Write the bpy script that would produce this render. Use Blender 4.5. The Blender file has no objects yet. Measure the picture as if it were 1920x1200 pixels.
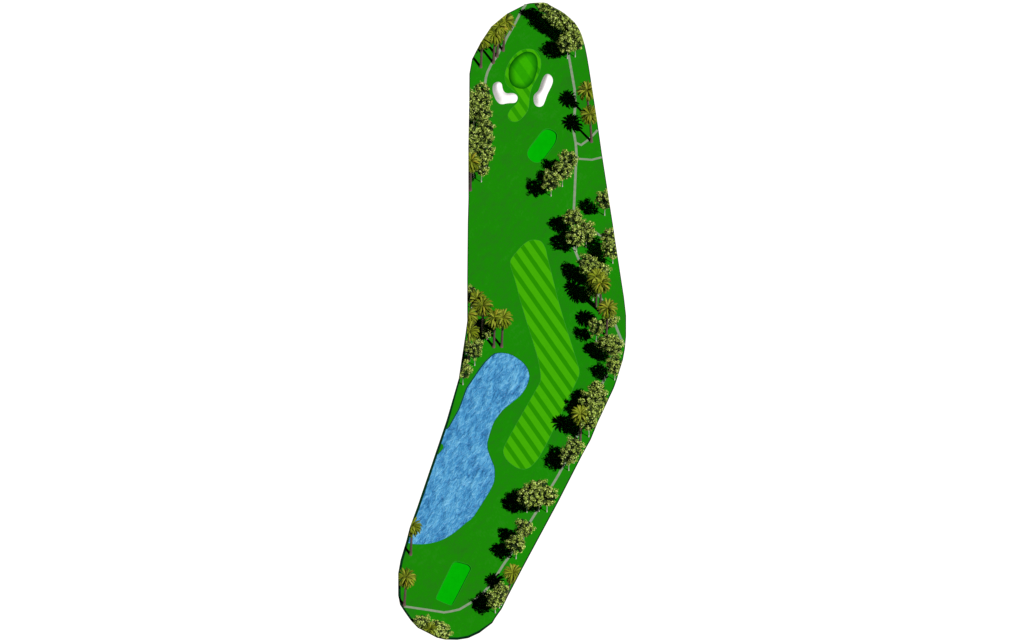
import bpy, bmesh, math, random
from mathutils import Vector, Matrix
from mathutils.geometry import delaunay_2d_cdt

# ------------------------------------------------------------------ frame of reference
S = 0.28                                   # metres per photograph pixel
ELEV = math.radians(60)                    # the view looks down at 60 degrees
SE, CE = math.sin(ELEV), math.cos(ELEV)
SUN = Vector((0.50, -0.306, 1.0)).normalized()

def gp(px, py, z=0.0):
    """ground point under a place on the course plan"""
    return Vector(((px - 960) * S, (600 - py) * S / SE, z))

scene = bpy.context.scene
COL = scene.collection

def link(o):
    COL.objects.link(o)
    return o

def props(o, label=None, cat=None, group=None, kind=None):
    if label: o['label'] = label
    if cat: o['category'] = cat
    if group: o['group'] = group
    if kind: o['kind'] = kind
    return o

def mesh_obj(name, verts, faces, mats, parent=None, smooth=False, fmat=None):
    me = bpy.data.meshes.new(name)
    me.from_pydata([tuple(v) for v in verts], [], faces)
    for m in (mats if isinstance(mats, list) else [mats]):
        me.materials.append(m)
    if fmat:
        for p, i in zip(me.polygons, fmat): p.material_index = i
    if smooth:
        for p in me.polygons: p.use_smooth = True
    me.update()
    o = link(bpy.data.objects.new(name, me))
    if parent: o.parent = parent
    return o

# ------------------------------------------------------------------ materials
class NT:
    def __init__(self, name, rough=0.9, spec=0.0):
        self.m = bpy.data.materials.new(name); self.m.use_nodes = True
        self.t = self.m.node_tree; self.n = self.t.nodes; self.l = self.t.links
        self.b = self.n['Principled BSDF']
        self.b.inputs['Roughness'].default_value = rough
        self.b.inputs['Specular IOR Level'].default_value = spec
        self.co = self.n.new('ShaderNodeTexCoord')
    def val(self, v, sock):
        if hasattr(v, 'links'): self.l.new(v, sock)
        else: sock.default_value = v
    def math(self, op, a, b=0.0, c=None, clamp=False):
        n = self.n.new('ShaderNodeMath'); n.operation = op; n.use_clamp = clamp
        self.val(a, n.inputs[0]); self.val(b, n.inputs[1])
        if c is not None: self.val(c, n.inputs[2])
        return n.outputs[0]
    def noise(self, scale, detail=3, rough=0.55, vec=None, rot=0, sc=(1, 1, 1), dist=0):
        mp = self.n.new('ShaderNodeMapping')
        mp.vector_type = 'TEXTURE'; mp.inputs['Rotation'].default_value = (0, 0, -rot); mp.inputs['Scale'].default_value = tuple(1 / q for q in sc)
        self.l.new(vec or self.co.outputs['Object'], mp.inputs['Vector'])
        n = self.n.new('ShaderNodeTexNoise'); n.inputs['Scale'].default_value = scale
        n.inputs['Detail'].default_value = detail; n.inputs['Roughness'].default_value = rough
        n.inputs['Distortion'].default_value = dist
        self.l.new(mp.outputs[0], n.inputs['Vector'])
        return n.outputs['Fac']
    def ramp(self, fac, stops):
        r = self.n.new('ShaderNodeValToRGB'); e = r.color_ramp.elements
        while len(e) > 1: e.remove(e[-1])
        e[0].position = stops[0][0]; e[0].color = (*stops[0][1], 1)
        for p, c in stops[1:]:
            x = e.new(p); x.color = (*c, 1)
        self.l.new(fac, r.inputs[0])
        return r.outputs[0]
    def mix(self, fac, a, b, mode='MIX'):
        n = self.n.new('ShaderNodeMix'); n.data_type = 'RGBA'; n.blend_type = mode
        self.val(fac, n.inputs[0])
        self.val(a if hasattr(a, 'links') else (*a, 1), n.inputs[6]); self.val(b if hasattr(b, 'links') else (*b, 1), n.inputs[7])
        return n.outputs[2]
    def bump(self, h, strength=0.5, dist=0.2):
        n = self.n.new('ShaderNodeBump'); n.inputs['Strength'].default_value = strength
        n.inputs['Distance'].default_value = dist
        self.l.new(h, n.inputs['Height']); self.l.new(n.outputs[0], self.b.inputs['Normal'])
    def base(self, c):
        self.val(c if hasattr(c, 'links') else (*c, 1), self.b.inputs['Base Color'])
        return self.m

def mat_rough_grass():
    k = NT('rough turf')
    big = k.noise(0.045, 4, 0.6)
    mid = k.noise(0.35, 3, 0.6, rot=0.6, sc=(1, 0.45, 1))
    fine = k.noise(0.95, 3, 0.7, rot=-0.5, sc=(1, 0.5, 1))
    f = k.math('ADD', k.math('MULTIPLY', big, 0.36), k.math('ADD', k.math('MULTIPLY', mid, 0.32), k.math('MULTIPLY', fine, 0.32)))
    c = k.ramp(f, [(0.36, (0.0135, 0.158, 0.0060)), (0.46, (0.0115, 0.186, 0.0042)), (0.53, (0.0080, 0.208, 0.0012)), (0.62, (0.016, 0.205, 0.0070))])
    k.bump(fine, 0.12, 0.3)
    return k.base(c)

def stripes(k, t0, dark, light, slope=0.70, period=24.2, width=0.207):
    sx = k.n.new('ShaderNodeSeparateXYZ'); k.l.new(k.co.outputs['Object'], sx.inputs[0])
    px = k.math('MULTIPLY_ADD', sx.outputs[0], 1 / S, 960.0)
    py = k.math('MULTIPLY_ADD', sx.outputs[1], -SE / S, 600.0)
    t = k.math('SUBTRACT', px, k.math('MULTIPLY', py, slope))
    t = k.math('ADD', t, k.math('MULTIPLY', k.noise(0.25, 2), 1.0))
    f = k.math('FRACT', k.math('ADD', k.math('DIVIDE', k.math('SUBTRACT', t, t0 + 0.5), period), 50.5))
    d = k.math('ABSOLUTE', k.math('SUBTRACT', f, 0.5))
    m = k.math('ADD', k.math('DIVIDE', k.math('SUBTRACT', d, width), 0.04), 0.5, clamp=True)
    fine = k.noise(1.8, 2, 0.6)
    mid = k.noise(0.25, 3, 0.6)
    c = k.mix(m, dark, light)
    g = k.math('MULTIPLY_ADD', fine, 0.16, 0.86)
    g = k.math('ADD', g, k.math('MULTIPLY', mid, 0.12))
    cc = k.n.new('ShaderNodeCombineColor')
    for i in range(3): k.l.new(g, cc.inputs[i])
    k.bump(fine, 0.08, 0.2)
    return k.mix(1.0, c, cc.outputs[0], 'MULTIPLY')

def mat_fairway(t0, name, dark=(0.0175, 0.232, 0.0006), light=(0.047, 0.352, 0.002)):
    k = NT(name); return k.base(stripes(k, t0, dark, light))

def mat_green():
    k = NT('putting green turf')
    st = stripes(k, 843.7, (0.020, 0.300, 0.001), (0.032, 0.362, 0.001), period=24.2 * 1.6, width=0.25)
    a = k.n.new('ShaderNodeAttribute'); a.attribute_name = 'cut'  # distance from the edge, drives the painted rim shade
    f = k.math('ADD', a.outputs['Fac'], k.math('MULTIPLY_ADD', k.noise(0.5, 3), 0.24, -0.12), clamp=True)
    return k.base(k.mix(f, (0.0013, 0.092, 0.0013), st))  # inner shadow round the green, painted into the turf colour

def mat_noise(name, a, b, scale=1.0, rough=0.9, spec=0.0, bump=0.0, detail=3, sc=(1, 1, 1)):
    k = NT(name, rough, spec); f = k.noise(scale, detail, sc=sc)
    if bump: k.bump(f, bump, 0.3)
    return k.base(k.ramp(f, [(0.35, a), (0.65, b)]))

def mat_water():
    k = NT('pond water', 0.35, 0.25)
    rot = 0.34
    big = k.noise(0.07, 3, 0.6, rot=rot, sc=(1, 0.5, 1))
    med = k.noise(0.29, 4, 0.62, rot=rot, sc=(1, 0.36, 1), dist=0.6)
    fin = k.noise(0.75, 3, 0.7, rot=rot + 0.25, sc=(1, 0.42, 1), dist=0.8)
    f = k.math('ADD', k.math('MULTIPLY', big, 0.12), k.math('ADD', k.math('MULTIPLY', med, 0.42), k.math('MULTIPLY', fin, 0.46)))
    c = k.ramp(f, [(0.36, (0.012, 0.105, 0.28)), (0.45, (0.034, 0.20, 0.45)), (0.51, (0.060, 0.285, 0.56)), (0.60, (0.14, 0.43, 0.69))])
    h = k.math('ADD', k.math('MULTIPLY', med, 1.0), k.math('MULTIPLY', fin, 0.45))
    k.bump(h, 0.9, 1.4)
    return k.base(c)

def mat_leaf(name, stops, spec=0.05):
    k = NT(name, 0.75, spec)
    g = k.n.new('ShaderNodeNewGeometry')
    o = k.n.new('ShaderNodeObjectInfo')
    f = k.math('FRACT', k.math('ADD', g.outputs['Random Per Island'], k.math('MULTIPLY', o.outputs['Random'], 0.999)))
    return k.base(k.ramp(f, stops))

def mat_bark(name, a, b, scale, sc):
    k = NT(name, 0.9, 0.0); f = k.noise(scale, 3, sc=sc); k.bump(f, 0.5, 0.1)
    return k.base(k.ramp(f, [(0.35, a), (0.65, b)]))

M_GRASS = mat_rough_grass()
M_SOIL = mat_noise('dark soil edge', (0.003, 0.012, 0.004), (0.006, 0.022, 0.008), 0.8)
M_RIM_SHADE = mat_noise('painted border shade', (0.0015, 0.018, 0.006), (0.003, 0.034, 0.010), 0.6, bump=0.2)  # bevel shadow inside the outline, painted as a dark green strip
M_BANK_SHADE = mat_noise('painted bank shade', (0.004, 0.035, 0.03), (0.006, 0.06, 0.05), 0.9)  # inner shadow along the pond bank, painted as a dark strip
M_FAIR = mat_fairway(559.2, 'striped fairway turf')
M_APPR = mat_fairway(843.7, 'striped approach turf', (0.019, 0.245, 0.001), (0.044, 0.345, 0.002))
M_EDGE_LIGHT = mat_noise('painted edge light', (0.030, 0.25, 0.016), (0.042, 0.31, 0.022), 0.7)  # light bevel line round the mown areas, painted as a pale strip
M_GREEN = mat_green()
M_TEE = mat_noise('close mown tee turf', (0.0008, 0.345, 0.0008), (0.001, 0.372, 0.001), 0.35)
M_TEELIP = mat_noise('tee lip turf', (0.014, 0.27, 0.012), (0.02, 0.32, 0.018), 0.9)
M_PATH = mat_noise('cart path concrete', (0.175, 0.245, 0.165), (0.235, 0.30, 0.205), 0.55, detail=5, bump=0.1)
M_SAND = mat_noise('white bunker sand', (0.84, 0.80, 0.855), (0.92, 0.89, 0.93), 1.3, bump=0.12)
M_WATER = mat_water()
M_SHEET = mat_noise('plain white sheet', (0.955, 0.955, 0.96), (0.965, 0.965, 0.97), 0.01)
M_LEAF = mat_leaf('broad leaves', [(0.0, (0.045, 0.085, 0.015)), (0.15, (0.115, 0.185, 0.028)), (0.45, (0.215, 0.31, 0.042)), (0.74, (0.40, 0.54, 0.085)), (0.92, (0.58, 0.72, 0.20)), (1.0, (0.60, 0.70, 0.28))])
M_CORE = mat_leaf('shade painted inner leaves', [(0.0, (0.006, 0.014, 0.006)), (0.6, (0.018, 0.036, 0.010)), (1.0, (0.06, 0.09, 0.025))])  # shade between the leaf clumps, painted as near-black leaves
M_FROND = mat_leaf('palm fronds', [(0.0, (0.025, 0.045, 0.002)), (0.3, (0.092, 0.132, 0.004)), (0.68, (0.172, 0.228, 0.006)), (0.94, (0.29, 0.345, 0.035)), (1.0, (0.30, 0.25, 0.015))], 0.1)
M_PBARK = mat_bark('palm bark', (0.075, 0.05, 0.045), (0.16, 0.105, 0.095), 2.0, (1, 1, 3))
M_TBARK = mat_bark('pale tree bark', (0.42, 0.40, 0.36), (0.68, 0.66, 0.60), 2.0, (1, 1, 0.3))

# ------------------------------------------------------------------ plan of the hole
def from_zoom(ox, oy, k, pts): return [(ox + x / k, oy + y / k) for x, y in pts]

OUTLINE = [(1005, 5), (1023, 5), (1035, 11.7), (1055, 22.6), (1068.5, 33.5), (1080, 45), (1089, 61), (1095, 79), (1100, 100.6),
    (1105, 130), (1119.6, 225), (1128.3, 286), (1150, 426), (1155, 460), (1170, 557), (1174, 592), (1174, 628), (1171.7, 653), (1168, 673),
    (1155, 715), (1151, 726), (1121, 790), (1108, 822), (1092.5, 850), (1047.5, 938), (979.4, 1064.6), (952, 1117), (941, 1139.6),
    (929.4, 1156), (923, 1166.7), (899, 1185), (878, 1194.8), (857.5, 1198), (834.6, 1197.5), (819, 1194), (803, 1185.4), (783.5, 1175.6),
    (770, 1161.5), (757.5, 1143.8), (750, 1132), (746.5, 1114.6), (746.5, 1075), (751, 1050), (761.7, 1014.6), (768, 990), (782.5, 950),
    (836.7, 790), (860, 710), (872.5, 628), (876, 602), (876, 520), (877, 418), (878.3, 371.7), (878, 279), (879.7, 188), (880, 138.5),
    (885, 111), (901, 80), (921, 50), (937, 36.5), (950, 26), (976.7, 12.4), (990, 6.6)]
POND = [(920.8, 667.8), (927.6, 663), (938.4, 661.2), (945, 661.6), (953.3, 663), (962, 666.3), (969.6, 671), (977, 676.2), (983, 682), (987.5, 687.6), (990.6, 694), (993, 703.6), (992.3, 711),
    (990, 718.5), (986, 727.5), (980.4, 736), (975.5, 742), (969.6, 747), (954.7, 759), (942.5, 769), (933, 781.5), (927, 790), (923.5, 798.4), (919, 812), (914.4, 828), (914, 835), (914.6, 842.2),
    (918.5, 854), (923, 865), (926.6, 874), (928, 883), (927.9, 893), (926.7, 903), (923, 912), (918, 921.7), (906.7, 940), (895, 958), (890, 966), (883.5, 973.5), (876, 978.5), (863.8, 989), (853, 998), (841, 1006),
    (830, 1011.8), (818, 1016), (806, 1018.8), (793, 1020.4), (782, 1020.4), (772, 1019.8), (764.3, 1017.5), (770, 990), (784.4, 950), (817, 854), (822.5, 850.5),
    (829, 843), (831.4, 839.6), (831.7, 836.4), (830.4, 833.3), (827.6, 831.9), (824.5, 831.4), (833.4, 805), (838, 803.6), (842, 800), (846.7, 791.7), (861, 766), (874.8, 728), (888.5, 707.7), (897.8, 694), (910, 678)]
FAIRWAY = [(993.8, 451), (1002, 449.9), (1010, 451), (1015, 453.5), (1018.5, 458), (1022.5, 466), (1024.5, 474), (1026, 482.5), (1037.5, 527.5), (1047.5, 570), (1084.5, 688), (1085.8, 694), (1085.8, 700), (1084.6, 706),
    (1079.5, 717), (1060.5, 757.5), (1038.7, 802.5), (1025, 831), (1010, 858), (1004.5, 865), (997.5, 872.5), (992, 876.8), (984, 879.6), (976, 879.2), (966, 875.2), (957, 868.5), (951, 862.5), (946.6, 856), (944, 849), (944, 842.5),
    (948.7, 831), (970, 792.5), (1010.4, 722), (1013, 717), (1014.2, 711), (1014.2, 703), (1010.4, 677.6), (1006, 661), (977.5, 570), (966.7, 527), (957.8, 500), (957, 493), (957.8, 487), (962.5, 480), (975, 465), (986, 455)]
TEE_A = from_zoom(980, 230, 15, [(680, 170), (760, 180), (880, 230), (945, 290), (970, 370), (955, 480), (920, 580), (840, 700), (740, 830), (640, 970), (550, 1070), (440, 1120), (330, 1110), (240, 1060), (170, 980), (140, 900), (140, 820), (180, 720), (270, 600), (400, 430), (520, 270), (600, 200)])
TEE_B = from_zoom(800, 1040, 10.91, [(600, 138), (650, 145), (780, 180), (850, 205), (898, 250), (908, 290), (880, 350), (700, 700), (550, 990), (520, 1032), (480, 1030), (400, 1000), (250, 935), (200, 908), (195, 870), (300, 650), (450, 340), (520, 200), (555, 155)])
G0 = (900, 80, 7.5)
GREEN = from_zoom(*G0, [(670, 125), (740, 137), (795, 190), (812, 260), (812, 350), (790, 450), (755, 540), (700, 610), (645, 643), (590, 652), (520, 640), (450, 600), (410, 530), (400, 440), (410, 350), (440, 280), (500, 210), (570, 160), (620, 135)])
APPROACH = from_zoom(*G0, [(670, 88), (740, 95), (800, 130), (840, 190), (858, 280), (850, 370), (815, 470), (770, 550), (735, 610), (710, 680), (695, 760), (690, 850), (680, 930), (650, 990), (600, 1050), (550, 1095), (500, 1115), (440, 1105), (400, 1070), (390, 1020), (410, 970), (460, 910), (520, 860), (548, 800), (540, 750), (505, 700), (440, 650), (380, 600), (355, 540), (350, 480), (360, 400), (385, 330), (430, 240), (490, 170), (560, 115), (620, 95)])
BUNKER_L = from_zoom(*G0, [(250, 548), (290, 560), (310, 590), (315, 640), (335, 690), (375, 715), (430, 708), (480, 712), (520, 740), (532, 780), (515, 830), (480, 850), (420, 850), (370, 855), (320, 868), (270, 860), (225, 810), (200, 750), (178, 690), (175, 620), (195, 570)])
BUNKER_R = from_zoom(*G0, [(945, 437), (985, 450), (1015, 485), (1027, 530), (1015, 590), (980, 660), (945, 730), (915, 820), (890, 880), (850, 905), (800, 900), (765, 865), (750, 800), (755, 740), (790, 705), (825, 670), (845, 610), (870, 530), (905, 460)])

def chaikin(p, n=1):
    for _ in range(n):
        q = []
        for a, b in zip(p, p[1:] + p[:1]):
            q += [(a[0] * .75 + b[0] * .25, a[1] * .75 + b[1] * .25), (a[0] * .25 + b[0] * .75, a[1] * .25 + b[1] * .75)]
        p = q
    return p
def rounded(p):
    q = []
    for i, b in enumerate(p):
        a, c = p[i - 1], p[(i + 1) % len(p)]
        if b[1] < 110 and b[0] > 985:      # the smoothly curved top right end
            q += [(b[0] * .75 + a[0] * .25 + (b[0] - (a[0] + c[0]) / 2) * .12, b[1] * .75 + a[1] * .25 + (b[1] - (a[1] + c[1]) / 2) * .12),
                  (b[0] * .75 + c[0] * .25 + (b[0] - (a[0] + c[0]) / 2) * .12, b[1] * .75 + c[1] * .25 + (b[1] - (a[1] + c[1]) / 2) * .12)]
        else: q.append(b)
    return q
OUTLINE = rounded(OUTLINE)
TEE_A, GREEN, APPROACH, BUNKER_L, BUNKER_R = [chaikin(p, 2) for p in (TEE_A, GREEN, APPROACH, BUNKER_L, BUNKER_R)]
FAIRWAY = chaikin(FAIRWAY, 1)
TEE_B = chaikin(TEE_B, 1)

def area(p): return 0.5 * sum(a[0] * b[1] - b[0] * a[1] for a, b in zip(p, p[1:] + p[:1]))

def offset(p, w):
    """move a plan outline inwards by w (a number or a function of the point), in pixels"""
    sgn = 1 if area(p) > 0 else -1
    out = []
    n = len(p)
    for i in range(n):
        a, b, c = Vector(p[i - 1]), Vector(p[i]), Vector(p[(i + 1) % n])
        d1, d2 = (b - a).normalized(), (c - b).normalized()
        n1, n2 = Vector((-d1.y, d1.x)) * sgn, Vector((-d2.y, d2.x)) * sgn
        m = n1 + n2
        m = m / max(0.5, m.length_squared / 2)
        ww = w(p[i]) if callable(w) else w
        out.append(tuple(b + m * ww))
    return out

def slab(name, loops, z0, z1, mats, kind='structure', label=None):
    """filled plan (outer loop first, the rest are openings) with real thickness"""
    cu = bpy.data.curves.new(name, 'CURVE'); cu.dimensions = '2D'; cu.fill_mode = 'BOTH'; cu.extrude = (z1 - z0) / 2
    for lp in loops:
        sp = cu.splines.new('POLY'); sp.points.add(len(lp) - 1); sp.use_cyclic_u = True
        for q, (x, y) in zip(sp.points, lp):
            g = gp(x, y); q.co = (g.x, g.y, 0, 1)
    tmp = link(bpy.data.objects.new('tmp', cu)); tmp.location.z = 0
    dg = bpy.context.evaluated_depsgraph_get(); dg.update()
    me = bpy.data.meshes.new_from_object(tmp.evaluated_get(dg))
    bpy.data.objects.remove(tmp); bpy.data.curves.remove(cu)
    me.name = name
    for v in me.vertices: v.co.z += (z0 + z1) / 2
    me.materials.clear()
    for m in mats: me.materials.append(m)
    for p in me.polygons:
        p.use_smooth = False
        p.material_index = 0 if abs(p.normal.z) > 0.5 else len(mats) - 1
    o = link(bpy.data.objects.new(name, me))
    return props(o, label, kind=kind)

def fill(lp, spacing, height=None, attr=None):
    """triangulated sheet over a plan outline; height and attr are functions of the distance to the edge (metres)"""
    ring = [gp(x, y) for x, y in lp]
    pts = [Vector((g.x, g.y)) for g in ring]
    edges = [(i, (i + 1) % len(pts)) for i in range(len(pts))]
    def dist(q):
        best = 1e9
        for i, j in edges:
            a, b = pts[i], pts[j]; ab = b - a
            t = max(0, min(1, (q - a).dot(ab) / max(ab.length_squared, 1e-9)))
            best = min(best, (q - a - ab * t).length)
        return best
    def inside(q):
        c = False
        for i, j in edges:
            a, b = pts[i], pts[j]
            if (a.y > q.y) != (b.y > q.y) and q.x < (b.x - a.x) * (q.y - a.y) / (b.y - a.y) + a.x: c = not c
        return c
    x0, x1 = min(p.x for p in pts), max(p.x for p in pts); y0, y1 = min(p.y for p in pts), max(p.y for p in pts)
    rnd = random.Random(3)
    P = list(pts)
    y = y0
    while y < y1:
        x = x0
        while x < x1:
            q = Vector((x + rnd.uniform(-.2, .2) * spacing, y + rnd.uniform(-.2, .2) * spacing))
            if inside(q) and dist(q) > spacing * 0.45: P.append(q)
            x += spacing
        y += spacing
    v, e, f, *_ = delaunay_2d_cdt(P, edges, [], 1, 1e-5)
    d = [dist(q) for q in v]
    return [Vector((q.x, q.y, height(dd) if height else 0)) for q, dd in zip(v, d)], [list(t) for t in f], d

def sheet(name, lp, z, mat, label, spacing=None, height=None, attr=None):
    if spacing:
        v, f, d = fill(lp, spacing, height)
    else:
        v, f, d = fill(lp, 6.0)
    v = [q + Vector((0, 0, z)) for q in v]
    o = mesh_obj(name, v, f, mat, smooth=True)
    me = o.data
    bm = bmesh.new(); bm.from_mesh(me); bmesh.ops.recalc_face_normals(bm, faces=bm.faces)
    if sum(x.normal.z for x in bm.faces) < 0: bmesh.ops.reverse_faces(bm, faces=bm.faces)
    bm.to_mesh(me); bm.free()
    if attr:
        at = me.attributes.new('cut', 'FLOAT', 'POINT')  # edge distance for the painted shade round the green
        for i, dd in enumerate(d): at.data[i].value = attr(dd)
    return props(o, label, kind='structure')

def ribbon(name, pts, width, z, mat, label, widths=None):
    """a path laid along a plan line, with a low edge"""
    g = [gp(x, y) for x, y in pts]
    L, R = [], []
    for i, q in enumerate(g):
        a = g[max(i - 1, 0)]; c = g[min(i + 1, len(g) - 1)]
        d1 = (q - a).normalized() if i else (c - q).normalized()
        d2 = (c - q).normalized() if i < len(g) - 1 else d1
        m = Vector((-d1.y, d1.x, 0)) + Vector((-d2.y, d2.x, 0)); m = m / max(0.6, m.length_squared / 2)
        w = (widths[i] if widths else width) / 2
        L.append(q + m * w); R.append(q - m * w)
    v, f = [], []
    n = len(g)
    for i in range(n):
        v += [L[i] + Vector((0, 0, -.02)), L[i] + Vector((0, 0, z)), R[i] + Vector((0, 0, z)), R[i] + Vector((0, 0, -.02))]
    for i in range(n - 1):
        a, b = 4 * i, 4 * i + 4
        f += [(a, b, b + 1, a + 1), (a + 1, b + 1, b + 2, a + 2), (a + 2, b + 2, b + 3, a + 3)]
    o = mesh_obj(name, v, f, mat)
    bm = bmesh.new(); bm.from_mesh(o.data)
    for x in bm.faces:
        if x.normal.z < -0.5: x.normal_flip()
    bm.to_mesh(o.data); bm.free()
    return props(o, label, kind='structure')

# ------------------------------------------------------------------ setting
bw = 9000
mesh_obj('ground', [(-bw, -bw, -820), (bw, -bw, -820), (bw, bw, -820), (-bw, bw, -820)], [(0, 1, 2, 3)], M_SHEET)
props(bpy.data.objects['ground'], 'plain white ground far below and all round the golf hole', kind='structure')

slab('rough_grass', [OUTLINE, POND, TEE_A, TEE_B], -1.0, 0.0, [M_GRASS, M_SOIL], label='mown green rough covering the whole golf hole')

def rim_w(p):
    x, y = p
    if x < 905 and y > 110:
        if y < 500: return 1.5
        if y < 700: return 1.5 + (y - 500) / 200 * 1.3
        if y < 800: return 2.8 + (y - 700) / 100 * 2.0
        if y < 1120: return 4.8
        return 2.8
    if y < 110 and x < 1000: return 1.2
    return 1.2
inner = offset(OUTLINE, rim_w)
n = len(OUTLINE)
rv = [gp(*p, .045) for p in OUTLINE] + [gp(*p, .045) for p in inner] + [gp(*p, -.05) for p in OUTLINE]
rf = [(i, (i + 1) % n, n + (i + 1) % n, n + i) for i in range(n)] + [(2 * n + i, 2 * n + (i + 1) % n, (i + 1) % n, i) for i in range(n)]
o = mesh_obj('border_shade', rv, rf, M_RIM_SHADE)
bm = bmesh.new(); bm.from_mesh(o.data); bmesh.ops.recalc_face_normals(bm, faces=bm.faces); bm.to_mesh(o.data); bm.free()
props(o, 'narrow dark strip of painted shade round the golf hole', kind='structure')

sheet('water', POND, -0.32, M_WATER, 'rippled blue pond beside the fairway', spacing=4.0)
bank_shade = [(818, 851), (829.2, 843.2), (832, 836.4), (828, 831.6), (824.3, 831.4)]
ribbon('bank_shade', [(837.8, 804), (842.2, 800), (846.7, 791.7), (861, 766), (874.8, 728), (888.5, 707.7), (897.8, 694), (910, 678), (920.8, 667.8), (928, 662.8), (938.4, 661)], 0.5, 0.02, M_BANK_SHADE,
       'dark painted shade along the upper bank of the pond', widths=[.5, .5, .55, .6, .62, .62, .62, .6, .55, .4, .15])

sheet('fairway_edge_light', offset(FAIRWAY, -0.7), 0.03, M_EDGE_LIGHT, 'pale painted edge light round the fairway')
sheet('fairway', FAIRWAY, 0.07, M_FAIR, 'bent fairway mown in diagonal light and dark stripes', spacing=5.0)
sheet('approach_edge_light', offset(APPROACH, -0.6), 0.03, M_EDGE_LIGHT, 'pale painted edge light round the approach')
sheet('approach', APPROACH, 0.07, M_APPR, 'striped apron and collar leading up to the putting green', spacing=3.0)
sheet('putting_green', GREEN, 0.11, M_GREEN, 'oval putting green with shade painted round its edge', spacing=0.7,
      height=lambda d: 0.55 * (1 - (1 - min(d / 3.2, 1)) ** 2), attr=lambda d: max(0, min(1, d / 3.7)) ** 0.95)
for nm, lp, lb in (('tee_box', TEE_A, 'bright rounded tee below the right bunker'), ('tee_box', TEE_B, 'bright rectangular tee at the lower end of the hole')):
    sheet(nm, lp, -0.85, M_TEE, lb, spacing=4.0)
    lip = offset(lp, -0.8); nn = len(lp)
    lv = [gp(*p, .03) for p in lip] + [gp(*p, .03) for p in lp] + [gp(*p, -.84) for p in offset(lp, 0.15)]
    lf = [(i, (i + 1) % nn, nn + (i + 1) % nn, nn + i) for i in range(nn)] + [(nn + i, nn + (i + 1) % nn, 2 * nn + (i + 1) % nn, 2 * nn + i) for i in range(nn)]
    o = mesh_obj('tee_lip', lv, lf, M_TEELIP)
    bm = bmesh.new(); bm.from_mesh(o.data); bmesh.ops.recalc_face_normals(bm, faces=bm.faces)
    if sum(x.normal.z for x in bm.faces) < 0: bmesh.ops.reverse_faces(bm, faces=bm.faces)
    bm.to_mesh(o.data); bm.free()
    props(o, 'turf lip round the ' + ('rounded' if lp is TEE_A else 'rectangular') + ' tee', kind='structure')

def dome(d):
    a, b, k = 1.3, 3.2, 1.0                # steady bank, then rounding off to a flat crest
    if d < a: return k * d
    e = min(d, b) - a
    return k * a + k * e - k * e * e / (2 * (b - a))
for lp, lb in ((BUNKER_L, 'bent white sand bunker left of the putting green'), (BUNKER_R, 'long white sand bunker right of the putting green')):
    sheet('sand_bunker', lp, 0.05, M_SAND, lb, spacing=0.45, height=dome)

PW = 1.3
ribbon('cart_path', [(986, 8), (976.7, 22.6), (966.5, 42.3), (949, 73), (944.6, 83), (937, 95), (930, 108), (921, 121), (914, 135.6), (911, 146), (909.3, 160), (909, 175)], PW, .05, M_PATH, 'grey cart path past the upper left palms')
ribbon('cart_path', [(1066, 102), (1077.3, 167), (1078.7, 198.5), (1076, 225), (1076, 249.6), (1079.5, 268.5), (1081.5, 297.5), (1079.7, 311.7), (1078.3, 343), (1076.3, 388), (1074, 440), (1076, 464), (1080, 474), (1085, 486), (1098, 512), (1118, 545), (1146, 592), (1152.7, 606), (1163.3, 632.7), (1170.5, 647)], PW, .05, M_PATH, 'long grey cart path down the upper right side')
ribbon('cart_path', [(1079.5, 267.5), (1089.7, 272), (1102, 263), (1110.9, 254.5), (1120.5, 243.7)], PW * .9, .055, M_PATH, 'short bent grey path branching off beside the lower right palm')
ribbon('cart_path', [(1081, 297.5), (1110, 299.6), (1128.5, 294.8)], PW * .9, .06, M_PATH, 'short grey path branching off to the right edge')
ribbon('cart_path', [(1094, 422), (1110, 431.7), (1128.3, 443.3), (1142, 454)], PW * .9, .055, M_PATH, 'short grey path between the trees at the right edge')
ribbon('cart_path', [(1138, 702), (1132.7, 712.7), (1127, 723), (1092, 797), (1057.5, 871), (1047.5, 890), (1032.5, 915), (1005.4, 960.4), (995, 977), (957.5, 1039.6), (943, 1060), (932.5, 1077), (921, 1094), (912.7, 1104), (901, 1116.7), (884.6, 1129), (861.7, 1142.7), (845, 1146.5), (832.5, 1148.3), (803.3, 1143.7), (757.5, 1137)], PW, .05, M_PATH, 'long grey cart path round the lower end of the hole')

# ------------------------------------------------------------------ trees
VIEW = Vector((0, CE, -SE))
def cutters(px, py, reach):
    """faces of the cut edge of the course near a place on the plan (the course is a cut-out: crowns are trimmed along its edge)"""
    out = []
    q = Vector((px, py))
    for a, b in zip(OUTLINE, OUTLINE[1:] + OUTLINE[:1]):
        A, B = Vector(a), Vector(b); ab = B - A
        t = max(0, min(1, (q - A).dot(ab) / max(ab.length_squared, 1e-9)))
        if (q - A - ab * t).length < reach:
            ga, gb = gp(*a), gp(*b)
            nrm = (gb - ga).cross(VIEW).normalized()
            inn = gp(A.x + ab.x / 2 - ab.y * 0.001 * 1, A.y + ab.y / 2 + ab.x * 0.001)   # outline runs clockwise on the plan: inside lies to this side
            if (inn - ga).dot(nrm) > 0: nrm.negate()
            out.append((ga, nrm))
    return out

def clipped(me, mat, cuts):
    """mesh copy moved by mat, trimmed by the cut planes and moved back"""
    bm = bmesh.new(); bm.from_mesh(me); bm.transform(mat)
    hit = False
    for co, no in cuts:
        if any((v.co - co).dot(no) > 0 for v in bm.verts):
            hit = True
            bmesh.ops.bisect_plane(bm, geom=bm.verts[:] + bm.edges[:] + bm.faces[:], plane_co=co, plane_no=no, clear_outer=True)
    if not hit:
        bm.free(); return None
    bm.transform(mat.inverted())
    m2 = me.copy(); bm.to_mesh(m2); bm.free()
    return m2

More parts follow.
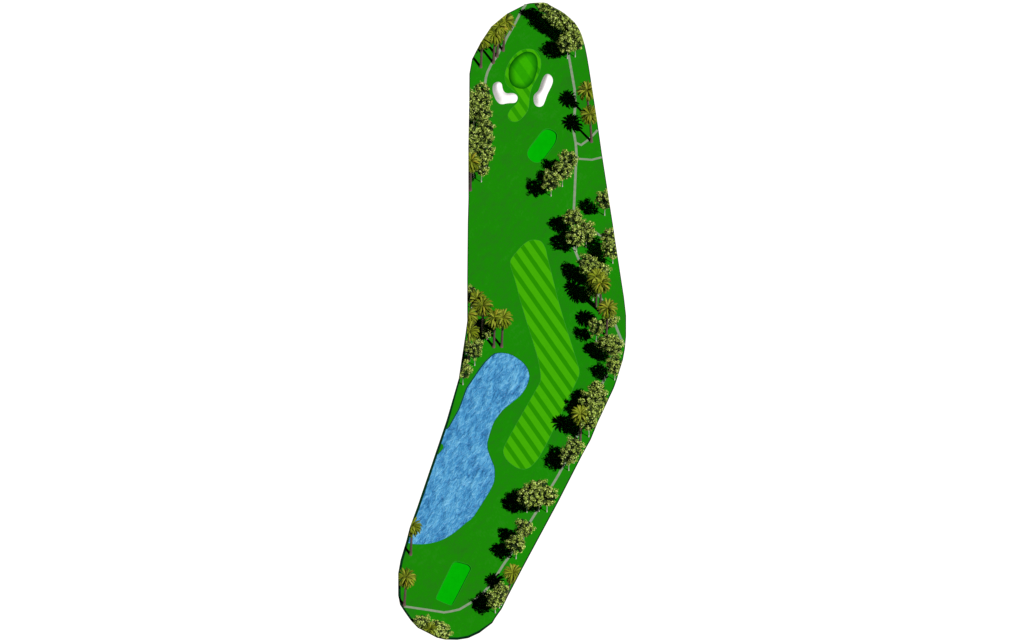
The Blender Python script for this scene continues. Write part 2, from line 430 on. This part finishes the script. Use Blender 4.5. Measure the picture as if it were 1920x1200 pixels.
def tube(path, radii, seg=7):
    v, f = [], []
    for i, (p, r) in enumerate(zip(path, radii)):
        d = (path[min(i + 1, len(path) - 1)] - path[max(i - 1, 0)]).normalized()
        u = d.cross(Vector((0.3, 1, 0.1))).normalized(); w = d.cross(u)
        for k in range(seg):
            a = 2 * math.pi * k / seg
            v.append(p + (u * math.cos(a) + w * math.sin(a)) * r)
    for i in range(len(path) - 1):
        for k in range(seg):
            f.append((i * seg + k, i * seg + (k + 1) % seg, (i + 1) * seg + (k + 1) % seg, (i + 1) * seg + k))
    f.append(tuple(range(seg))); f.append(tuple((len(path) - 1) * seg + k for k in range(seg)))
    return v, f

def raw_mesh(name, v, f, mats, fm=None, smooth=False):
    me = bpy.data.meshes.new(name); me.from_pydata([tuple(x) for x in v], [], f)
    for m in mats: me.materials.append(m)
    if fm: me.polygons.foreach_set('material_index', fm)
    if smooth: me.polygons.foreach_set('use_smooth', [True] * len(f))
    me.update(); return me

RX, RZ, CZ = 4.8, 6.5, 28.3 * S / CE

def crown_mesh(seed):
    r = random.Random(seed)
    v, f, fm = [], [], []
    def leaf(c, nrm, size, m):
        nrm = nrm.normalized()
        u = nrm.cross(Vector((r.uniform(-1, 1), r.uniform(-1, 1), r.uniform(-1, 1))))
        if u.length < .05: u = nrm.orthogonal()
        u.normalize(); w = nrm.cross(u)
        a, b = size, size * r.uniform(.45, .75)
        i = len(v)
        v.extend([c - u * a, c - w * b + nrm * .12 * size, c + u * a, c + w * b + nrm * .12 * size])
        f.append((i, i + 1, i + 2, i + 3)); fm.append(m)
    # clumps spread through an egg shaped volume, lobed outline
    ph = [r.uniform(0, 6.28) for _ in range(3)]
    clumps = []
    NC = 30
    for k in range(NC):
        z = 1 - 2 * (k + .5) / NC
        a = k * 2.39996 + r.uniform(-.4, .4)
        lob = 1 + .10 * math.sin(3 * a + ph[0]) + .08 * math.sin(5 * a + ph[1] + 3 * z)
        rr = math.sqrt(max(0, 1 - z * z)) * (1 + .12 * z if z < 0 else 1 - .05 * z)
        d = r.uniform(.76, .98) * lob
        clumps.append((Vector((math.cos(a) * rr * RX * d, math.sin(a) * rr * RX * d, z * RZ * d)), r.uniform(.75, 1.3)))
    for c, sz in clumps:
        out = Vector((c.x / RX, c.y / RX, c.z / RZ)).normalized()
        for _ in range(int(36 * sz)):
            q = Vector((r.gauss(0, 1), r.gauss(0, 1), r.gauss(0, 1))).normalized()
            pos = c + Vector((q.x, q.y, q.z * .72)) * (1.28 * sz * r.random() ** .25)
            leaf(pos, out * .3 + q * .9 + Vector((0, -.1, .3)) + Vector((r.uniform(-.5, .5), r.uniform(-.5, .5), r.uniform(-.3, .5))) * .8, r.uniform(.32, .56), 0)
    for _ in range(26):                                   # stray sprigs that break the outline
        c, sz = r.choice(clumps)
        out = Vector((c.x / RX, c.y / RX, c.z / RZ)).normalized()
        leaf(c + out * r.uniform(.9, 1.6), Vector((r.uniform(-1, 1), r.uniform(-1, 1), r.uniform(-.2, 1))), r.uniform(.3, .45), 0)
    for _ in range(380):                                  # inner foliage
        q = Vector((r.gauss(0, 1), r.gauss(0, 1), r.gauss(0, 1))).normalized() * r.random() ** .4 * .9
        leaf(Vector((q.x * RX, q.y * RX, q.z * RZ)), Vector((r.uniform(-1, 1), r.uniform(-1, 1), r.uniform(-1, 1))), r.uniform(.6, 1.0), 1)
    for x in v: x.z += CZ
    return raw_mesh('crown', v, f, [M_LEAF, M_CORE], fm)

def trunk_mesh(seed):
    r = random.Random(seed)
    top = CZ - .5
    path = [Vector((0, 0, -.1)), Vector((r.uniform(-.08, .08), r.uniform(-.08, .08), 3)), Vector((r.uniform(-.2, .2), r.uniform(-.2, .2), 7)), Vector((r.uniform(-.3, .3), r.uniform(-.3, .3), top))]
    v, f = tube(path, [.30, .20, .18, .10])
    for k in range(6):
        a = k * 1.05 + r.uniform(-.3, .3); z0 = r.uniform(8, 13)
        p0 = path[2].lerp(path[3], (z0 - 7) / (top - 7))
        p1 = p0 + Vector((math.cos(a) * 2.6, math.sin(a) * 2.6, r.uniform(2, 4)))
        vv, ff = tube([p0, p0.lerp(p1, .5) + Vector((0, 0, -.3)), p1], [.13, .09, .04], 5)
        b = len(v); v += vv; f += [tuple(b + i for i in t) for t in ff]
    return raw_mesh('trunk', v, f, [M_TBARK], smooth=True)

CROWNS = [crown_mesh(100 + i) for i in range(7)]
TRUNKS = [trunk_mesh(200 + i) for i in range(4)]

tr = random.Random(11)
def place_part(name, me, root, mat_local, cuts):
    """part = copy of a template mesh under its tree, trimmed where the course ends"""
    world = Matrix.Translation(root.location) @ mat_local
    m2 = clipped(me, world, cuts)
    o = bpy.data.objects.new(name, m2 or me)
    link(o); o.parent = root; o.matrix_local = mat_local
    return o

def leafy_tree(x, y, label, group, V=28.3, ox=0.0, sc=1.0):
    root = link(bpy.data.objects.new('leafy_tree', None)); root.location = gp(x, y); root.empty_display_size = .5
    props(root, label, 'tree', group)
    zc = V * S / CE * tr.uniform(.95, 1.06)
    kz = zc / CZ
    rot = tr.uniform(0, 6.28)
    kx = sc * tr.uniform(.94, 1.06)
    cuts = cutters(x + ox, y - V, 30)
    shear = Matrix.Identity(4); shear[0][2] = ox * S / zc
    place_part('crown', tr.choice(CROWNS), root, shear @ Matrix.Diagonal((kx, kx, kz, 1)) @ Matrix.Rotation(rot, 4, 'Z'), cuts)
    place_part('trunk', tr.choice(TRUNKS), root, shear @ Matrix.Diagonal((1, 1, kz, 1)) @ Matrix.Rotation(tr.uniform(0, 6.28), 4, 'Z'), cuts)
    return root

# ---- palms
def palm_crown_mesh(seed):
    r = random.Random(seed)
    v, f = [], []
    nfr = 58
    for k in range(nfr):
        a = k * 2.39996 + r.uniform(-.15, .15)
        t = (k + .5) / nfr
        el = math.radians(76 - 104 * t + r.uniform(-8, 8))           # upright in the heart, drooping at the outside
        L = r.uniform(7.2, 8.2) * (1 - .2 * (1 - t))
        dirh = Vector((math.cos(a), math.sin(a), 0)); side = Vector((-math.sin(a), math.cos(a), 0))
        p = Vector((0, 0, .2)); e = el
        N = 9
        pts = [p.copy()]; dirs = []
        for i in range(N):
            d = dirh * math.cos(e) + Vector((0, 0, math.sin(e)))
            p = p + d * (L / N); pts.append(p.copy()); dirs.append(d)
            e -= math.radians(r.uniform(10, 13)) * (1.7 if i > 4 else .8)
        dirs.append(dirs[-1])
        W = r.uniform(.8, 1.0)
        b = len(v)
        for i, q in enumerate(pts):
            s = i / N
            w = W * (0.25 + 1.1 * s ** .6) * (1 - s ** 4 * .8) * (0.55)
            up = side.cross(dirs[i]).normalized() * -1
            if up.z < 0: up.negate()
            v.extend([q - side * w - up * w * .45, q + up * .02, q + side * w - up * w * .45])
        for i in range(N):
            c = b + 3 * i
            f.extend([(c, c + 1, c + 4, c + 3), (c + 1, c + 2, c + 5, c + 4)])
        # leaflets: thin blades standing off the rib
        for i in range(1, N):
            for h in (0, .5):
                q = pts[i].lerp(pts[i + 1], h); d = dirs[i]
                s = (i + h) / N
                for sg in (-1, 1):
                    ll = (1.0 * (1 - .55 * s)) * r.uniform(.8, 1.15)
                    tip = q + side * sg * ll * .75 + d * ll * .62 - Vector((0, 0, ll * r.uniform(.15, .45)))
                    j = len(v)
                    v.extend([q - d * .13, q + d * .13, tip])
                    f.append((j, j + 1, j + 2))
    return raw_mesh('crown', v, f, [M_FROND])

def palm_heart():
    v, f = tube([Vector((0, 0, -1.6)), Vector((0, 0, -.7)), Vector((0, 0, .1)), Vector((0, 0, .5))], [.45, .62, .55, .15], 9)
    return v, f

PALMS = [palm_crown_mesh(300 + i) for i in range(5)]

def palm_tree(bx, by, cx, cy, label, group, sc=1.0, up=33.5 / 52.0):
    """palm leaning away from the viewer; base and heart of the crown given on the plan"""
    root = link(bpy.data.objects.new('palm_tree', None)); root.location = gp(bx, by); root.empty_display_size = .5
    props(root, label, 'palm', group)
    V = by - cy
    z = up * V * S / CE; dy = (1 - up) * V * S / SE; dx = (cx - bx) * S
    r = random.Random(int(bx * 7 + by))
    path, rad = [], []
    N = 9
    for i in range(N + 1):
        s = i / N
        bend = s + .05 * math.sin(math.pi * s) * r.uniform(.6, 1.2)
        path.append(Vector((dx * bend, dy * bend, z * s - (.1 if i == 0 else 0))))
        rad.append((.88 if i == 0 else .70 - .20 * s) + (.03 if i % 2 else 0))
    v, f = tube(path, rad, 9)
    top = Vector((dx, dy, z))
    hv, hf = palm_heart(); b = len(v)
    v += [q + top for q in hv]; f += [tuple(b + i for i in t) for t in hf]
    cuts = cutters(cx, cy, 30) + cutters(bx, by - 10, 16)
    tm = raw_mesh('trunk', v, f, [M_PBARK], smooth=True)
    place_part('trunk', tm, root, Matrix.Identity(4), cuts)
    place_part('crown', r.choice(PALMS), root, Matrix.Translation(top) @ Matrix.Rotation(r.uniform(0, 6.28), 4, 'Z') @ Matrix.Scale(sc, 4), cuts)
    return root

GA = 'leafy trees along the top right curve'
for a in [
    (1019.4, 32.5, 'leafy tree at the very top of the hole, crown cut off by the upper edge'),
    (1037.8, 52.5, 'leafy tree second along the top right curve, pale trunk in black shade'),
    (1051.4, 63.5, 'leafy tree third along the top right curve, pale trunk in black shade'),
    (1066.5, 72, 'leafy tree fourth along the top right curve, crown between its neighbours'),
    (1076, 80, 'leafy tree fifth along the top right curve, against the edge'),
    (1082.5, 92, 'leafy tree sixth along the top right curve, behind the two front trees'),
    (1031, 40, 'leafy tree wedged between the first two along the top right curve'),
    (1059, 67, 'leafy tree wedged between the third and fourth along the top right curve'),
    (1063.8, 109.5, 'leafy tree standing at the top of the right cart path, crown full'),
    (1078.5, 106.5, 'leafy tree right of the top of the right cart path, thin trunk'),
]: leafy_tree(*a, GA)

GB = 'leafy trees in the dense belt on the left edge'
for a in [
    (903.3, 201, 'uppermost leafy tree of the dense left belt, where the cart path ends'),
    (887, 214, 'leafy tree at the upper left corner of the dense left belt'),
    (905, 216, 'leafy tree just below the uppermost one in the dense left belt'),
    (889, 236, 'leafy tree on the edge side of the left belt, second from its top'),
    (907.5, 243, 'leafy tree on the fairway side of the left belt, level with the approach tip'),
    (909.6, 266, 'leafy tree bulging furthest right in the upper left belt'),
    (884.5, 279, 'leafy tree on the edge side of the left belt, halfway down'),
    (910, 288, 'leafy tree on the fairway side of the left belt, level with the rounded tee'),
    (889, 303, 'leafy tree on the edge side of the left belt, above the palm'),
    (911.5, 314, 'lowest leafy tree on the fairway side of the dense left belt'),
    (888.5, 334, 'leafy tree half hidden behind the palm of the left belt'),
    (902.5, 341, 'lowest leafy tree of the dense left belt, thin trunk in the open'),
]: leafy_tree(*a, GB, sc=.93)

GC = 'leafy trees below the rounded tee'
for a in [
    (1065.5, 328.5, 'upper right tree of the three below the rounded tee, beside the path'),
    (1054.4, 349.6, 'middle tree of the three below the rounded tee'),
    (1033.2, 367.5, 'lower left tree of the three below the rounded tee'),
]: leafy_tree(*a, GC)

GD = 'leafy trees along the right edge, upper part'
for a in [
    (1133.8, 403.5, 'lone leafy tree on the right edge below the short level path'),
    (1074.5, 435.5, 'uppermost leafy tree of the clump straddling the right cart path'),
    (1098.8, 463.5, 'right hand leafy tree of the clump straddling the right cart path'),
    (1081, 471.5, 'lowest leafy tree of the clump straddling the right cart path'),
    (1145.5, 475, 'upper leafy tree of the pair cut by the right edge'),
    (1149, 493.5, 'lower leafy tree of the pair cut by the right edge'),
]: leafy_tree(*a, GD, sc=1.07)

GE = 'leafy trees along the right edge, middle part'
for a in [
    (1099.6, 524.3, 'leafy tree on the left behind the twin palms, pale trunk showing'),
    (1112, 531, 'leafy tree in the middle of the three behind the twin palms'),
    (1127, 536.5, 'leafy tree on the right of the three behind the twin palms'),
    (1112, 563, 'leafy tree under the twin palm crowns, mostly hidden by their trunks', GE, 20, 0, .8),
    (1146, 612, 'leafy tree behind the trunk of the single right edge palm', GE, 10, 0, .75),
    (1118, 640, 'leafy tree left of the single right edge palm trunk', GE, 26, 0, .82),
    (1131, 665, 'leafy tree left of the foot of the single right edge palm', GE, 23, 0, .8),
    (1144, 672, 'leafy tree right of the foot of the single right edge palm'),
    (1151, 677, 'leafy tree below the single palm, beside the path end on the right edge'),
    (1152.5, 712.5, 'leafy tree cut by the edge at the bend of the right side'),
]: leafy_tree(*(a if len(a) > 3 else a + (GE,)))

GF = 'leafy trees along the lower right edge'
for a in [
    (1119, 762.5, 'topmost leafy tree of the long clump right of the fairway bend'),
    (1104.5, 779, 'leafy tree at the left shoulder of the long clump right of the fairway bend'),
    (1124, 776, 'leafy tree cut by the edge in the long clump right of the fairway bend'),
    (1115, 793, 'leafy tree in the middle of the long clump right of the fairway bend'),
    (1108.5, 804, 'leafy tree second from the bottom of the long clump, beside the palm'),
    (1104, 819, 'lowest leafy tree of the long clump, right of the palm trunk'),
    (1076, 868.5, 'upper right tree of the pair below the palm beside the fairway'),
    (1066.4, 882, 'lower left tree of the pair below the palm beside the fairway'),
    (1012.7, 944.5, 'topmost leafy tree of the five tree mound below the fairway'),
    (997, 952, 'leafy tree on the upper left of the mound below the fairway'),
    (988, 960.5, 'leafy tree at the left end of the mound below the fairway'),
    (1010.7, 959, 'leafy tree at the front of the mound below the fairway, trunk on the path'),
    (1025.5, 959.7, 'leafy tree at the right end of the mound below the fairway'),
    (981.7, 1020, 'upper right tree of the pair beside the lower cart path'),
    (967.5, 1047.5, 'lower left tree of the pair beside the lower cart path'),
]: leafy_tree(*a, GF)

GH = 'leafy trees at the lower end of the hole'
leafy_tree(928.7, 1149, 'leafy tree right of the rectangular tee, low trunk near the path', GH)
leafy_tree(936.5, 1140, 'leafy tree half hidden behind its neighbour right of the rectangular tee', GH, ox=3, sc=.85)
leafy_tree(940, 1135, 'leafy tree cut by the edge just under the lower right palm', GH, ox=9, V=23, sc=.8)
leafy_tree(793, 1179, 'left bushy tree of the three cut off by the bottom edge', GH, V=12, ox=-2)
leafy_tree(820, 1189, 'middle bushy tree of the three cut off by the bottom edge', GH, V=11)
leafy_tree(830, 1194.5, 'right bushy tree of the three cut off by the bottom edge', GH, V=8.5)

GL = 'leafy trees among the left edge palms'
for a in [
    (884, 578, 'leafy tree peeping out above the left edge palm group', GL, 25, 0, .9),
    (913, 637, 'leafy tree in black shade behind the two open ground palms', GL, 12, 0, .55),
    (895.5, 664, 'leafy tree right of the lowest palm in the left edge group, upper', GL, 17, 0, .6),
    (890, 685, 'leafy tree at the foot of the lowest palm in the left edge group', GL, 28, 0, .78),
    (868, 721, 'leafy tree on the left edge just above the pond, lowest of its group', GL),
    (874, 664, 'leafy tree hidden behind the trunk of the lowest left edge palm', GL, 16, 0, .6),
]: leafy_tree(*a)

PA = 'palms at the upper left edge'
for a in [
    (943.5, 95, 947, 41, 'rightmost palm of the upper left four, trunk beside the path'),
    (932, 106, 935, 51, 'second palm from the right of the upper left four'),
    (925, 118, 928, 66, 'palm of the upper left four with the long bare trunk on the path'),
    (901.5, 126, 904, 73, 'leftmost palm of the upper left four, crown cut by the edge'),
]: palm_tree(*a, PA)
PB = 'palms at the right edge'
for a in [
    (1104.4, 223, 1101, 170, 'upper palm of the pair at the upper right edge'),
    (1109.1, 266, 1106, 215, 'lower palm of the pair at the upper right edge, foot by the bent path'),
    (1117, 573.3, 1119.5, 520, 'left and higher of the twin palms by the right edge', PB, 1, .8),
    (1124.7, 585, 1127, 532, 'right and lower of the twin palms by the right edge', PB, 1, .8),
    (1136.7, 630, 1139.3, 578, 'single palm below the twin palms by the right edge', PB, 1, .8),
    (1088, 831.5, 1089, 777.5, 'palm standing beside the fairway at the long clump of trees'),
]: palm_tree(*(a if len(a) > 5 else a + (PB,)))
PC = 'palms at the left edge'
for a in [
    (881.8, 356.5, 883, 303, 'palm on the left edge at the foot of the dense tree belt', PC, 1, .95),
    (891.7, 611, 894, 561.5, 'uppermost palm of the left edge group', PC, 1, .85),
    (905, 627.5, 905.5, 574, 'palm in the middle of the left edge group with a dark trunk', PC, 1, .85),
    (877.5, 643, 877, 590, 'palm cut by the edge in the left edge group, trunk hidden', PC, 1, .95),
    (879, 676, 880.5, 622, 'lowest palm of the left edge group, crown cut by the edge', PC, 1, .95),
    (925.8, 650.8, 927.5, 597, 'left of the two palms standing on open grass above the pond'),
    (940.5, 650.3, 943, 596.5, 'right of the two palms standing on open grass above the pond'),
    (770, 1040, 772.5, 987, 'palm at the lower tip of the pond, crown over the water'),
    (758, 1135, 761.5, 1083, 'palm at the left end of the lower cart path'),
]: palm_tree(*(a if len(a) > 5 else a + (PC,)))
palm_tree(945.5, 1127, 962, 1075, 'palm leaning over the lower right edge, above the leafy trees', 'palms at the lower end')
palm_tree(806, 1184, 805.5, 1181, 'low palm among the bushy trees at the bottom edge, crown cut off', 'palms at the lower end', sc=.8, up=4.2)

# ------------------------------------------------------------------ light, sky, camera
sun = bpy.data.lights.new('sun', 'SUN'); sun.energy = 4.5; sun.angle = math.radians(0.5); sun.color = (1.0, 0.97, 0.93)
so = link(bpy.data.objects.new('sun', sun)); so.rotation_euler = (-SUN).to_track_quat('-Z', 'Y').to_euler(); so.location = SUN * 300

w = bpy.data.worlds.new('World'); scene.world = w; w.use_nodes = True
nt = w.node_tree
sky = nt.nodes.new('ShaderNodeTexSky'); sky.sky_type = 'NISHITA'; sky.sun_disc = False
sky.sun_elevation = math.asin(SUN.z); sky.sun_rotation = math.atan2(SUN.x, SUN.y)
sky.altitude = 30000; sky.air_density = 0.5; sky.dust_density = 0.0
nt.links.new(sky.outputs[0], nt.nodes['Background'].inputs[0]); nt.nodes['Background'].inputs[1].default_value = 0.05

cam = bpy.data.cameras.new('camera'); cam.type = 'ORTHO'; cam.ortho_scale = 1920 * S
cam.clip_start = 1; cam.clip_end = 12000
co = link(bpy.data.objects.new('camera', cam)); co.location = -VIEW * 1500; co.rotation_euler = (math.pi / 2 - ELEV, 0, 0)
scene.camera = co
scene.view_settings.view_transform = 'Standard'; scene.view_settings.look = 'None'
scene.view_settings.exposure = 0; scene.view_settings.gamma = 1
